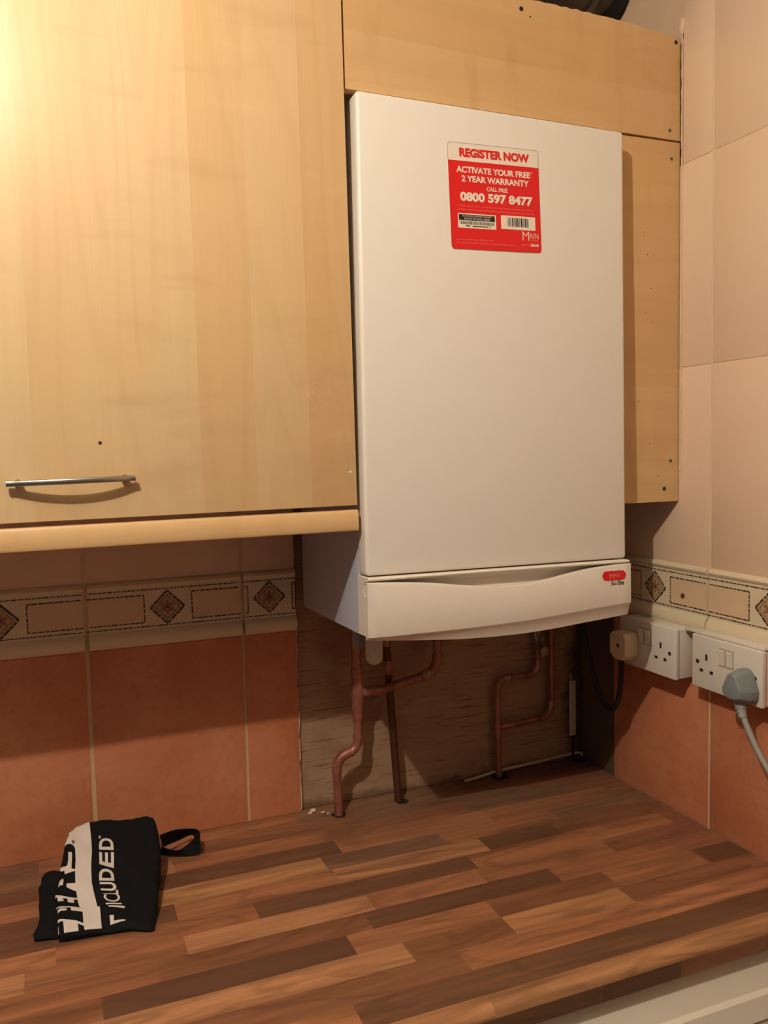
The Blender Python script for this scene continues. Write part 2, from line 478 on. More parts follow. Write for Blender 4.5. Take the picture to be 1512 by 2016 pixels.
# ------------------------------------------------------------------ worktop
def worktop():
    t = NT('butcher_block_laminate', .36, .45)
    at = t.n('ShaderNodeAttribute', attribute_name='tint')
    off = t.n('ShaderNodeVectorMath', operation='MULTIPLY_ADD'); off.inputs[1].default_value = (17.3, 9.1, 5.7)
    t.l(at.outputs['Color'], off.inputs[0]); t.l(t.coord((2.2, 42, 42)), off.inputs[2])
    n = t.noise(off.outputs[0], 1.3, 5, .62, .5)
    off2 = t.n('ShaderNodeVectorMath', operation='MULTIPLY_ADD'); off2.inputs[1].default_value = (11.3, 29.1, 3.7)
    t.l(at.outputs['Color'], off2.inputs[0]); t.l(t.coord((3.2, 14, 14)), off2.inputs[2])
    sw = t.math('SINE', t.math('MULTIPLY', t.noise(off2.outputs[0], 1, 2, .45, .6), 42))
    fine = t.noise(t.coord((14, 520, 520)), 1, 2)
    c = t.mix(t.ramp(n, [(.38, G(0)), (.72, G(.7))]), at.outputs['Color'], srgb(98, 66, 46))
    c = t.mix(t.ramp(n, [(.18, G(.35)), (.42, G(0))]), c, srgb(190, 128, 84))
    c = t.mix(t.ramp(sw, [(.25, G(0)), (1, G(.30))]), c, srgb(78, 50, 34))
    c = t.mix(t.math('MULTIPLY', fine, .22), c, srgb(80, 48, 28))
    t.base(c).bump(fine, .03, .0004)
    return t.m
BUTCHER = worktop()
TONES = dict(L=(204, 148, 105), O=(192, 132, 93), M=(178, 121, 86), B=(158, 107, 78), G=(146, 111, 86), D=(120, 86, 65), K=(108, 78, 61))
YS = [.0095, -.043, -.087, -.131, -.1765, -.2215, -.267, -.311, -.355, -.3985, -.444, -.488, -.5345, -.5815]
XW0 = -2.25
ROWS = [   # per strip from the wall outwards: (tone, x where it ends)
    [('B', -1.5), ('G', -1.04), ('M', -.62), ('G', -.30), ('D', 0)],
    [('M', -1.6), ('O', -1.10), ('G', -.84), ('B', -.52), ('G', -.20), ('B', 0)],
    [('M', -1.7), ('B', -1.2), ('D', -1.02), ('L', -.844), ('M', -.60), ('B', -.33), ('G', -.12), ('B', 0)],
    [('M', -1.5), ('M', -1.03), ('D', -.587), ('O', -.31), ('M', -.05), ('B', 0)],
    [('B', -1.4), ('D', -1.0), ('L', -.625), ('G', -.42), ('M', -.2), ('G', 0)],
    [('M', -1.6), ('G', -1.1), ('D', -.86), ('O', -.62), ('L', -.367), ('D', -.228), ('B', 0)],
    [('D', -1.5), ('O', -1.019), ('M', -.755), ('D', -.412), ('M', -.19), ('O', -.035), ('B', 0)],
    [('M', -1.4), ('L', -1.056), ('M', -.86), ('L', -.60), ('O', -.42), ('M', -.189), ('B', 0)],
    [('G', -1.6), ('M', -.90), ('B', -.62), ('D', -.318), ('M', -.10), ('M', 0)],
    [('B', -1.3), ('B', -.97), ('K', -.66), ('M', -.45), ('B', -.25), ('M', -.08), ('D', 0)],
    [('M', -1.5), ('O', -1.0), ('L', -.598), ('B', -.45), ('L', -.257), ('B', -.03), ('M', 0)],
    [('O', -1.4), ('M', -.9), ('B', -.541), ('O', -.25), ('O', 0)],
    [('M', -1.5), ('M', -.70), ('D', 0)],
    [('O', -1.3), ('L', -.55), ('L', 0)],
]
bm = bmesh.new(); tint = bm.loops.layers.float_color.new('tint')
def tinted(pts, tone, jit):
    f = bm.faces.new([bm.verts.new(p) for p in pts]); c = srgb(*TONES[tone])
    for l in f.loops: l[tint] = (c[0]*jit[0], c[1]*jit[1], c[2]*jit[2], 1)
    return f
edge_prof = [(-.5815, 0)] + [(-.591 - .014*math.sin(a*PI/2/6), -.014 + .014*math.cos(a*PI/2/6)) for a in range(0, 7)]
face_prof = [edge_prof[-1], (-.605, -.030)] + [(-.601 - .004*math.cos(a*PI/2/3), -.034 - .004*math.sin(a*PI/2/3)) for a in range(1, 4)] + [(-.56, -.038)]
for r, row in enumerate(ROWS):
    x0 = XW0
    for tone, x1 in row:
        x1 = min(x1, -.0005)
        j = random.uniform(.94, 1.06); jit = (j, j*random.uniform(.97, 1.03), j*random.uniform(.95, 1.05))
        if r < 13:
            tinted([(x0, YS[r], 0), (x0, YS[r+1], 0), (x1, YS[r+1], 0), (x1, YS[r], 0)], tone, jit)
        else:
            for (a, b) in zip(edge_prof[:-1], edge_prof[1:]):
                tinted([(x0, *a), (x0, *b), (x1, *b), (x1, *a)], tone, jit)
        x0 = x1
x0 = XW0
for tone, x1 in [('D', -1.2), ('B', -.62), ('D', -.40), ('K', -.28), ('B', -.0005)]:
    for a, b in zip(face_prof[:-1], face_prof[1:]): tinted([(x0, *a), (x0, *b), (x1, *b), (x1, *a)], tone, (1, 1, 1))
    x0 = x1
tinted([(XW0, -.56, -.038), (XW0, .0095, -.038), (-.0005, .0095, -.038), (-.0005, -.56, -.038)], 'D', (1, 1, 1))
tinted([(XW0, .0095, -.038), (XW0, .0095, 0), (-.0005, .0095, 0), (-.0005, .0095, -.038)], 'D', (1, 1, 1))
for xe in (XW0, -.0005):
    prof = [(.0095, -.038), (.0095, 0)] + edge_prof + face_prof[1:]
    tinted([(xe, *p) for p in prof], 'D', (1, 1, 1))
bmesh.ops.remove_doubles(bm, verts=bm.verts, dist=1e-5)
bmesh.ops.recalc_face_normals(bm, faces=bm.faces)
wt = tag(empty('worktop'), 'long brown block-pattern laminate worktop with rounded front edge', 'worktop')
wtop = new_mesh('worktop_slab', bm, BUTCHER, wt)
me = wtop.data
me.polygons.foreach_set('use_smooth', [True]*len(me.polygons)); me.set_sharp_from_angle(angle=math.radians(25))
def blob(cx, cy, rx, ry, z, n=16, jit=.2, h=.0004):
    pts = [(cx+rx*math.cos(2*PI*k/n)*(1+random.uniform(-jit, jit)), cy+ry*math.sin(2*PI*k/n)*(1+random.uniform(-jit, jit))) for k in range(n)]
    return prism(bmesh.new(), pts, 'z', z, z+h)
for (cx, cy, rx, ry) in [(-.545, -.040, .013, .014), (-.422, -.035, .012, .012), (-.200, -.010, .020, .018), (-.012, -.005, .012, .012)]:
    new_mesh('pipe_cutout', blob(cx, cy, rx, ry, .0002), DARK, wt)
# ------------------------------------------------------------------ appliance under the worktop
APPL = plain('appliance_white_enamel', srgb(238, 232, 214), .35, var=.02)
ap = tag(empty('washing_machine', (-.33, -.3, RZ0)), 'white appliance front just under the worktop edge at lower right', 'appliance')
def inl(bm): 
    for v in bm.verts: v.co -= Vector((-.33, -.3, RZ0))
    return bm
new_mesh('body', inl(BX(-.62, -.03, -.570, -.03, RZ0+.012, -.042, bev=.004)), APPL, ap, True)
bm = bmesh.new()
prism(bm, [(-.571, -.044), (-.584, -.044), (-.589, -.047), (-.605, -.088), (-.612, -.0915), (-.620, -.1185), (-.571, -.1185)], 'x', -.62, -.03)
new_mesh('control_fascia', inl(bm), APPL, ap)
new_mesh('front_door', inl(BX(-.62, -.03, -.618, -.571, RZ0+.10, -.1225, bev=.004)), APPL, ap, True)
new_mesh('plinth', inl(BX(-.61, -.04, -.565, -.45, RZ0, RZ0+.012)), DARK, ap)

# ------------------------------------------------------------------ wall cabinet with door, handle and pelmet
cab = tag(empty('wall_cabinet', (-.5934, 0, .5643), (-.0118, -.0051, -.0028)), 'maple wall cabinet left of the white boiler', 'cabinet')
bm = bmesh.new()
box(bm, -.600, -.585, -.296, .004, .004, .93); box(bm, -.0275, -.0100, -.296, .004, .004, .93)
box(bm, -.585, -.0275, -.296, .004, .004, .022); box(bm, -.585, -.0275, -.296, .004, .91, .93); box(bm, -.585, -.0275, -.004, .004, .022, .91)
new_mesh('carcass', bm, CARCASS, cab)
door = new_mesh('door', BX(-.602, -.0048, -.3180, -.2985, 0, .925, bev=.0016), MAPLE_DOOR, cab, True)
# bow handle: straight seen from the front, bowed away from the door
hb = bmesh.new(); N = 28; rings = []
for k in range(N+1):
    q = k/N; x = -.4517 + q*.1485; bow = math.sin(PI*min(1, max(0, (q-.05)/.90)))**.75
    yi = -.3180 - .0075 - .0120*bow; yo = -.3180 - .0145 - .0110*bow
    yc, hy, hz = (yi+yo)/2, (yo-yi)/2, .0036
    rings.append([hb.verts.new((x, yc + hy*math.copysign(abs(math.cos(a))**.6, math.cos(a)), .0478+.0017*q + hz*math.copysign(abs(math.sin(a))**.6, math.sin(a)))) for a in [2*PI*j/16 for j in range(16)]])
for ra, rb_ in zip(rings[:-1], rings[1:]):
    for j in range(16): hb.faces.new((ra[j], ra[(j+1) % 16], rb_[(j+1) % 16], rb_[j]))
hb.faces.new(rings[0]); hb.faces.new(rings[-1][::-1]); bmesh.ops.recalc_face_normals(hb, faces=hb.faces)
hd = new_mesh('handle', hb, CHROME, door, True); hd['label'] = 'bowed chrome bar handle'
for x, z in ((-.4385, .0480), (-.3155, .0495)):
    new_mesh('handle_post', cyl(bmesh.new(), (x, -.3295, z), .0048, .0112, 'y', 16), STEEL, door, True)
for x, z, r in ((-.3424, .0944, .0022),):
    new_mesh('screw_hole', cyl(bmesh.new(), (x, -.3183, z), r, .0006, 'y', 12), DARK, door)
new_mesh('screw_hole', cyl(bmesh.new(), (-.0139, -.3184, .0470), .0018, .0006, 'y', 12), STICKER_WHITE, door)
pm = bmesh.new()
prism(pm, [(-.298, -.0060), (-.3165, -.0060), (-.3195, -.0068), (-.3212, -.0096), (-.3212, -.0318), (-.3198, -.0346), (-.3170, -.0358), (-.298, -.0358)], 'x', -.602, -.0052)
new_mesh('pelmet', pm, MAPLE_PELMET, cab, True)['label'] = 'maple light pelmet under the door'

# ------------------------------------------------------------------ filler boards round the boiler
def rough_board(x0, x1, z0, z1, y0, y1, saw):
    bm = bmesh.new(); n = 60
    top = [(x0+(x1-x0)*k/n, z1 + (random.uniform(-.0012, .0012) if saw else 0) - (.006*max(0, (k/n-.8)/.2) if saw else 0)) for k in range(n+1)]
    poly = [(x1, z0), (x0, z0)] + top
    return prism(bm, poly, 'y', y0, y1)
def screw_bm(x, z, y, r):
    bm = bmesh.new(); cyl(bm, (x, y-.0006, z), r, .0010, 'y', 14)
    box(bm, x-r*.75, x+r*.75, y-.0008, y-.0005, z-.0004, z+.0004, mi=1); box(bm, x-.0004, x+.0004, y-.0008, y-.0005, z-r*.75, z+r*.75, mi=1)
    return bm
tbd = tag(empty('filler_board', (-.30, -.27, 1.142)), 'horizontal maple filler board above the white boiler', 'filler board')
def rel(bm, o):
    for v in bm.verts: v.co -= o.location
    return bm
tb_bm = rough_board(-.5985, -.0015, 1.1428, 1.3125, -.2786, -.2606, True)
def skew(v):
    v.co.y += .0445*(v.co.x+.0015)
    if v.co.z < 1.2: v.co.z += .0106*v.co.x
    else: v.co.z -= .012*max(0, -.2-v.co.x)
for v in tb_bm.verts: skew(v)
new_mesh('board', rel(tb_bm, tbd), MAPLE_BOARD, tbd)
for x, z in ((-.024, 1.157),): new_mesh('screw', rel(screw_bm(x, z, -.2786+.0445*x, .0030), tbd), [STEEL, DARK], tbd)
for x, z, r in ((-.312, 1.2945, .0034), (-.0115, 1.2985, .0032), (-.296, 1.286, .0012)):
    new_mesh('screw_hole', rel(cyl(bmesh.new(), (x, -.2790+.0445*x, z), r, .0009, 'y', 14), tbd), DARK, tbd)
sbd = tag(empty('filler_board', (-.08, -.27, .5465)), 'narrow upright maple filler board between the boiler and the right wall', 'filler board')
new_mesh('board', rel(rough_board(-.1455, -.0020, .5468, 1.1395, -.2786, -.2606, False), sbd), MAPLE_SIDE, sbd)
for x, z in ((-.019, 1.1125), (-.019, .6155)): new_mesh('screw', rel(screw_bm(x, z, -.2786, .0030), sbd), [STEEL, DARK], sbd)
new_mesh('screw_hole', rel(cyl(bmesh.new(), (-.032, -.2790, .5685), .0034, .0006, 'y', 14), sbd), DARK, sbd)
for x, z in ((-.075, .99), (-.068, .955), (-.055, .955), (-.06, .90), (-.07, .86), (-.058, .845), (-.085, .715), (-.045, .59), (-.062, .645)):
    new_mesh('nail_hole', rel(cyl(bmesh.new(), (x, -.2788, z), .0009, .0004, 'y', 8), sbd), DARK, sbd)

# ------------------------------------------------------------------ flue at the top
FLUE = plain('dark_grey_flue_paint', srgb(74, 66, 58), .4, var=.15)
fl = tag(empty('flue_duct', (-.20, -.11, 1.40)), 'dark flue duct behind the top filler board, running into the right wall', 'flue')
bm = bmesh.new()
path = [(-.37, -.18, 1.135), (-.37, -.18, 1.30)] + arc_path((-.37, -.18, 1.32), (-.37, -.085, 1.475), (-.27, -.085, 1.478), 8) + [(.004, -.085, 1.478)]
tube(bm, path, .050, 28)
new_mesh('duct', rel(bm, fl), FLUE, fl, True)
bm = bmesh.new(); tube(bm, [(-.055, -.085, 1.478), (-.045, -.085, 1.478), (-.043, -.085, 1.478)], [.054, .056, .050], 28)
new_mesh('clamp_ring', rel(bm, fl), STEEL, fl, True)
bm = bmesh.new()
tube(bm, [(-.012, -.085, 1.478), (-.009, -.085, 1.478), (.002, -.085, 1.478), (.0045, -.085, 1.478)], [.055, .066, .070, .066], 28)
new_mesh('rubber_seal', rel(bm, fl), BLACK_RUBBER, fl, True)

# ------------------------------------------------------------------ the boiler
BW, BF = .4418, -.333
boi = tag(empty('boiler', (-.5934, 0, .3696), (-.0223, .0093, -.0022)), 'white wall-hung combi boiler with red sticker above the pipes', 'boiler')
bm = BX(.0012, BW-.0012, -.2975, -.0125, .0035, .7545, bev=.002)
new_mesh('casing', bm, GREY_STEEL, boi, True)
bm = bmesh.new()
fp = BX(0, BW, BF, -.2985, .0918, .7558, bev=.0055, seg=4)
new_mesh('front_panel', fp, WHITE_PAINT, boi, True)
# control flap: plate with a wavy top edge standing in front of a fascia
W_TOP = [(-.0030, .0838), (.0250, .0830), (.0543, .0810), (.0850, .0785), (.1171, .0748), (.1560, .0690), (.2027, .0650), (.2438, .0650), (.2860, .0688), (.3130, .0730), (.3402, .0775), (.3650, .0808), (.3886, .0828), (.4150, .0840), (BW+.0005, .0843)]
LIP = [(-.0030, .0070), (.040, .0066), (.0839, .0066), (.14, .0072), (.195, .0080), (.2499, .0096), (.305, .0130), (.358, .0174), (.40, .0200), (BW+.0005, .0222)]
BOT = [(-.0030, .0026), (.040, -.0015), (.0839, -.0049), (.14, -.0090), (.195, -.0108), (.2499, -.0106), (.305, -.0080), (.358, -.0036), (.40, -.0005), (BW+.0005, .0028)]
def interp(tbl, x):
    for (a, b), (c, d) in zip(tbl[:-1], tbl[1:]):
        if x <= c: return b + (d-b)*(x-a)/(c-a)
    return tbl[-1][1]
def sm(tbl, x):
    return sum(interp(tbl, min(BW, max(-.003, x+o))) for o in (-.012, -.006, 0, .006, .012))/5
fl_f = -.3455
bm = bmesh.new(); rows = []
NX = 60
for k in range(NX+1):
    x = -.003 + (BW+.0035)*k/NX
    zt, zl, zb_ = sm(W_TOP, x), sm(LIP, x), sm(BOT, x)
    e = min(x+.003, BW+.0005-x); ed = .0025*max(0, 1-e/.003)**2
    sec = [(-.3345, zt-.0005), (fl_f+.004, zt), (fl_f+.0012, zt-.0010), (fl_f+ed, zt-.0036), (fl_f+ed, zl+.0012), (fl_f+.0004+ed, zl), (fl_f+.0035+ed, zl-.0006 - .15*(zl-zb_)), (fl_f+.0085+ed, zb_), (-.3345, zb_+.001)]
    rows.append([bm.verts.new((x, y, z)) for y, z in sec])
for a, b in zip(rows[:-1], rows[1:]):
    n = len(a)
    for i in range(n): bm.faces.new((a[i], a[(i+1) % n], b[(i+1) % n], b[i]))
bm.faces.new(rows[0]); bm.faces.new(rows[-1][::-1])
bmesh.ops.recalc_face_normals(bm, faces=bm.faces)
new_mesh('control_flap', bm, WHITE_PLASTIC, boi, True)
bm = bmesh.new()
prism(bm, [(-.2985, .0060), (-.3340, .0060), (-.3340, .0590), (-.3240, .0640), (-.3225, .0700), (-.3240, .0790), (-.3300, .0838), (-.3385, .0852), (-.3410, .0862), (-.3416, .0878), (-.3405, .0892), (-.3385, .0898), (-.2985, .0898)], 'x', -.0008, BW-.0006)
new_mesh('flap_fascia', bm, WHITE_PLASTIC, boi, True)
# badge
def pill(w, h, n=10):
    r = h/2; p = []
    for k in range(n+1): a = -PI/2 + PI*k/n; p.append((w/2-r+r*math.cos(a), r*math.sin(a)))
    for k in range(n+1): a = PI/2 + PI*k/n; p.append((-w/2+r+r*math.cos(a), r*math.sin(a)))
    return p
bg = new_mesh('badge', prism(bmesh.new(), [(x+.4082, z+.0675) for x, z in pill(.0440, .0148)], 'y', fl_f-.0008, fl_f), RED, boi); bg['label'] = 'red oval name badge on the flap'
def onto(bm_src, dst, y, mi=0): return join_bm(dst, bm_src, lambda c: Vector((c.x, y, c.y)), mi)
bm = bmesh.new()
onto(text_bm('M', .0078, .0088, -.012, .3995, .0620), bm, fl_f-.0011)
onto(text_bm('AIN', .0110, .0062, -.012, .4078, .0646), bm, fl_f-.0011)
new_mesh('badge_lettering', bm, plain('badge_pale_print', srgb(240, 170, 160), .5), bg)
ee = new_mesh('model_lettering', onto(text_bm('Eco Elite', .0235, .0068, .022, .4032, .0522), bmesh.new(), fl_f-.0004), BLACK_INK, boi); ee['label'] = 'black model lettering under the badge'

# warranty sticker, local x right, z up, origin at its lower-left corner
stk_pivot = (.1407, BF-.0001, .5534); tilt = -math.radians(1.7)
def rrect(w, h, r, n=6, x=0, z=0):
    p = []
    for cx, cz, a0 in ((w-r, r, -PI/2), (w-r, h-r, 0), (r, h-r, PI/2), (r, r, PI)):
        for k in range(n+1): a = a0 + PI/2*k/n; p.append((x+cx+r*math.cos(a), z+cz+r*math.sin(a)))
    return p
SW = SH = .150
stk = new_mesh('warranty_sticker', prism(bmesh.new(), rrect(SW, SH, .0055), 'y', -.0004, 0), STICKER_WHITE, boi, loc=stk_pivot, rot=(0, tilt, 0))
stk['label'] = 'red and white registration sticker on the front panel'
bm = bmesh.new(); outl = rrect(SW, SH, .0055); inn = rrect(SW-.0010, SH-.0010, .0052, x=.0005, z=.0005)
vo = [bm.verts.new((x, -.00052, z)) for x, z in outl]; vi = [bm.verts.new((x, -.00052, z)) for x, z in inn]
for i in range(len(vo)): bm.faces.new((vo[i], vo[(i+1) % len(vo)], vi[(i+1) % len(vo)], vi[i]))
new_mesh('sticker_outline', bm, GREY_INK, stk)
rp = [p for p in rrect(SW-.0008, SH-.0008, .0052, x=.0004, z=.0004) if p[1] < .12] + [(.0004, .1247)]
rp = [p for p in rrect(SW-.0008, SH, .0052, x=.0004, z=.0004) if p[1] < .1]
rp = sorted([p for p in rp if p[0] < .075], key=lambda p: -p[1]) + sorted([p for p in rp if p[0] >= .075], key=lambda p: p[1])
rp = [(.0004, .1247)] + rp + [(SW-.0004, .1247)]
new_mesh('red_panel', prism(bmesh.new(), rp, 'y', -.0006, -.0004), RED, stk)
def stext(dst, s, u0, u1, v0, v1, bold=.01, y=-.0008, mi=0):
    onto(text_bm(s, (u1-u0)/1000, (v1-v0)/1000, bold, u0/1000, SH-v1/1000), dst, y, mi)
bm = bmesh.new(); stext(bm, 'REGISTER NOW', 18.5, 134, 7.0, 19.6, .05)
new_mesh('red_lettering', bm, RED, stk)
bm = bmesh.new()
stext(bm, 'ACTIVATE YOUR FREE', 12.5, 135, 32.8, 41.8, .035); stext(bm, '*', 136, 138.6, 32.8, 35.4, .02)
stext(bm, '2 YEAR WARRANTY', 20.5, 132, 45.4, 54.4, .035)
stext(bm, 'CALL FREE', 61, 95.5, 59.4, 65.4, .02)
stext(bm, '0800 597 8477', 17, 137.5, 68.8, 82.0, .045)
new_mesh('white_lettering', bm, STICKER_WHITE, stk)
bm = bmesh.new()
stext(bm, 'M', 118, 129, 119.5, 132.5, -.012); stext(bm, 'AIN', 129.5, 145, 121.5, 129.4, -.012)
stext(bm, 'BAXI', 131.5, 144.8, 137.0, 140.9, .03)
new_mesh('maker_lettering', bm, STICKER_WHITE, stk)
bm = bmesh.new()
stext(bm, '*To activate your free 2 year warranty, the boiler must be registered within 30 days,', 13, 138.5, 87.0, 90.2, 0)
stext(bm, 'the Benchmark Commissioning Checklist completed and an annual service carried out.', 12, 139.5, 92.2, 95.4, 0)
new_mesh('small_print', bm, PINK, stk)
bm = bmesh.new()
stext(bm, 'Lines are open 8am - 8pm, 365 days a year.', 8, 69, 134.6, 137.6, 0)
stext(bm, 'Calls may be recorded and monitored for quality and training purposes', 8, 105, 139.2, 142.2, 0)
new_mesh('small_print', bm, PINK, stk)
bm = bmesh.new()
stext(bm, 'HEATING', 131, 145, 130.6, 132.8, 0); stext(bm, 'part of', 117, 129, 137.0, 141.2, -.005)
new_mesh('small_print', bm, PINK, stk)
bm = bmesh.new()
for (u0, u1, v0, v1) in ((12, 74, 99, 119.6), (82.5, 140.5, 98, 117.6)):
    prism(bm, rrect((u1-u0)/1000, (v1-v0)/1000, .0012, 3, u0/1000, SH-v1/1000), 'y', -.0008, -.0006)
new_mesh('barcode_label', bm, STICKER_WHITE, stk)
bm = bmesh.new()
def bar(u0, u1, v0, v1, y=-.00095):
    f = bm.faces.new([bm.verts.new((u/1000, y, SH-v/1000)) for u, v in ((u0, v1), (u1, v1), (u1, v0), (u0, v0))])
bar(13.5, 72, 100.6, 108.8)
rb = random.Random(3)
u = 15.5
while u < 70:
    w = rb.choice((.35, .5, .8)); bar(u, u+w, 110, 114.6); u += w + rb.choice((.35, .5, .7))
u = 93
for i in range(40):
    w = rb.choice((.4, .8, 1.4)) * (1.6 if 111 < u < 116 else 1); bar(u, min(130, u+w), 100.8, 113.6); u += w + rb.choice((.5, .8, 1.3))
    if u > 129: break
for u0, u1 in ((24, 31), (35, 60), (62, 64)): bar(u0, u1, 116, 117.4)
new_mesh('barcode_print', bm, BLACK_INK, stk)
bm = bmesh.new()
stext(bm, 'TO ACTIVATE YOUR FREE WARRANTY', 19, 67, 101.5, 103.9, 0, -.0011); stext(bm, 'REGISTER THIS SERIAL NUMBER', 22, 64, 105.2, 107.6, 0, -.0011)
new_mesh('label_lettering', bm, STICKER_WHITE, stk)
# under the boiler
def tube_local(name, pts, r, mat, seg=18, lab=None):
    o = new_mesh(name, T(pts, r, seg), mat, boi, True)
    if lab: o['label'] = lab
    return o
bm = bmesh.new()
tube(bm, [(.0600, -.200, .012), (.0600, -.200, -.054)] + [(.0600, -.200, -.054-.0125*math.sin(a*PI/2/5)) for a in range(1, 6)], [.0138, .0138] + [max(.0006, .0138*math.cos(a*PI/2/5)) for a in range(1, 6)], 20)
new_mesh('condensate_trap', bm, plain('off_white_trap_plastic', srgb(206, 196, 180), .45), boi, True)['label'] = 'white rounded trap hanging below the boiler'
bm = bmesh.new(); cyl(bm, (.0490, -.165, -.044), .012, .05, 'z', 20)
new_mesh('trap_cup', bm, plain('grey_trap_plastic', srgb(150, 146, 142), .5), boi, True)  # cup in one even mid grey plastic
bm = bmesh.new()
tube(bm, [(.435, -.066, .003), (.437, -.066, -.080), (.4385, -.072, -.096), (.4395, -.088, -.103)], [.0045, .0045, .007, .0078], 14)
cyl(bm, (.4395, -.096, -.104), .0088, .009, 'y', 14)
new_mesh('drain_valve', bm, STEEL, boi, True)['label'] = 'small dark relief valve spout'

# ------------------------------------------------------------------ copper pipes
def pipe_thing(name, label, cat, group=None): return tag(empty(name), label, cat, group)
def pipe_part(th, name, pts, r, mat, seg=18, lab=None):
    o = new_mesh(name, T(pts, r, seg), mat, th, True)
    if lab: o['label'] = lab
    return o
def sleeve(th, a, b, r, name='solder_fitting'):
    a, b = Vector(a), Vector(b); d = (b-a).normalized()*.0012
    return pipe_part(th, name, [a, a+d, b-d, b], [r*.9, r, r, r*.9], FITTING)
Y1 = -.043
P1 = pipe_thing('copper_pipe', 'copper pipe with tee branch rising from the worktop left of the plywood', 'pipe', )
pipe_part(P1, 'pipe', [(-.5065, Y1, .205), (-.509, Y1, .3705)], .0086, COPPER)
sleeve(P1, (-.5082, Y1, .312), (-.5088, Y1, .335), .0102)
sleeve(P1, (-.5072, Y1, .243), (-.5078, Y1, .262), .0100)
pipe_part(P1, 'tee_fitting', [(-.5068, Y1, .172), (-.5068, Y1, .176), (-.5068, Y1, .198), (-.5064, Y1, .206), (-.5064, Y1, .228), (-.5068, Y1, .236), (-.5072, Y1, .262)], [.0098, .0106, .0100, .0118, .0118, .0098, .0095], FITTING)
pipe_part(P1, 'tee_branch', [(-.506, Y1, .2175), (-.494, Y1, .2165), (-.488, Y1, .216), (-.458, Y1, .2165)], [.0105, .0105, .0092, .0092], FITTING)
pipe_part(P1, 'pipe', [(-.460, Y1, .2162), (-.374, Y1, .2310)], .0078, COPPER)
pipe_part(P1, 'elbow', arc_path((-.382, Y1, .2298), (-.349, Y1, .2335), (-.3490, Y1, .268), 8), .0094, FITTING)
pipe_part(P1, 'pipe', [(-.3490, Y1, .262), (-.3490, Y1, .3705)], .0078, COPPER)
pipe_part(P1, 'pipe', [(-.5068, Y1, .190), (-.5080, Y1, .128)], .0074, COPPER)
sleeve(P1, (-.5072, Y1, .166), (-.5074, Y1, .181), .0092)
pipe_part(P1, 'elbow', arc_path((-.5080, Y1, .140), (-.5082, Y1, .113), (-.526, Y1, .1115), 7), .0086, FITTING)
pipe_part(P1, 'elbow', arc_path((-.518, Y1, .1120), (-.5495, Y1, .1110), (-.5490, Y1, .078), 8), .0088, COPPER)
pipe_part(P1, 'pipe', [(-.5490, Y1, .088), (-.5462, -.040, .0008)], .0076, COPPER)
P2 = pipe_thing('gas_pipe', 'dark tarnished straight pipe dropping from boiler into worktop behind the tee branch', 'pipe')
pipe_part(P2, 'pipe', [(-.4440, -.016, .3695), (-.4270, -.030, .0008)], .0070, OLD_PIPE)
sleeve(P2, (-.4410, -.0186, .305), (-.4402, -.0192, .288), .0085); sleeve(P2, (-.4390, -.0202, .262), (-.4378, -.0212, .236), .0085)
Y3 = -.006
P3 = pipe_thing('copper_pipe', 'thin copper pipe loop on the plywood near the right corner', 'pipe')
pipe_part(P3, 'pipe', [(-.1120, Y3, .385), (-.1115, Y3, .215)], .0058, COPPER)
sleeve(P3, (-.1120, Y3, .272), (-.1120, Y3, .292), .0085, 'union_nut')
pipe_part(P3, 'elbow', arc_path((-.1115, Y3, .222), (-.1115, Y3, .1935), (-.138, Y3, .1935), 7), .0068, FITTING)
pipe_part(P3, 'pipe', [(-.132, Y3, .1935), (-.185, Y3, .1955)], .0056, COPPER)
pipe_part(P3, 'elbow', arc_path((-.176, Y3, .1950), (-.2040, Y3, .1965), (-.2040, Y3, .166), 7), .0070, FITTING)
pipe_part(P3, 'pipe', [(-.2040, Y3, .172), (-.2020, -.0065, .0008)], .0060, COPPER)
sleeve(P3, (-.2036, Y3, .112), (-.2032, Y3, .072), .0074, 'tee_fitting')
pipe_part(P3, 'pipe', [(-.0790, Y3, .385), (-.0790, Y3, .128)], .0058, COPPER)
pipe_part(P3, 'elbow', arc_path((-.0790, Y3, .136), (-.0790, Y3, .1045), (-.106, Y3, .1035), 7), .0068, FITTING)
pipe_part(P3, 'pipe', [(-.100, Y3, .1035), (-.199, Y3, .0985)], .0056, COPPER)
# pale strip standing in the corner
mst = tag(empty('corner_strip', (0, 0, 0)), 'pale grey thin strip standing upright in the corner behind the cable', 'strip')
new_mesh('strip_tip', BX(-.0336, -.0216, -.0038, -.0006, .1690, .1860, bev=.001), CHROME, mst, True)['label'] = 'shiny metal tip'
new_mesh('strip_foot', BX(-.0295, -.0250, -.0032, -.0012, .0004, .0555, bev=.0006), DARK, mst)
new_mesh('strip_blade', BX(-.0348, -.0205, -.004, -.0005, 0.0550, .1692, bev=.0008), plain('pale_grey_strip', srgb(206, 196, 182), .5, var=.15), mst, True)
# peeled sealant strip lying along the foot of the plywood
bm = bmesh.new(); sp = smooth_path([(-.279, -.006, .0030), (-.245, -.003, .0045), (-.205, -.001, .0085), (-.165, .000, .0100), (-.108, .001, .0115), (-.060, .001, .0140), (-.012, .001, .0150), (-.004, -.002, .0080)], 6)
tube(bm, sp, [.0012] + [.0030]*(len(sp)-2) + [.0015], 8)
tag(new_mesh('sealant_strip', bm, plain('grubby_white_sealant', srgb(196, 182, 160), .6, var=.15, scale=60), None, True), 'peeled grubby white sealant strip lying along the foot of the plywood', 'sealant strip')
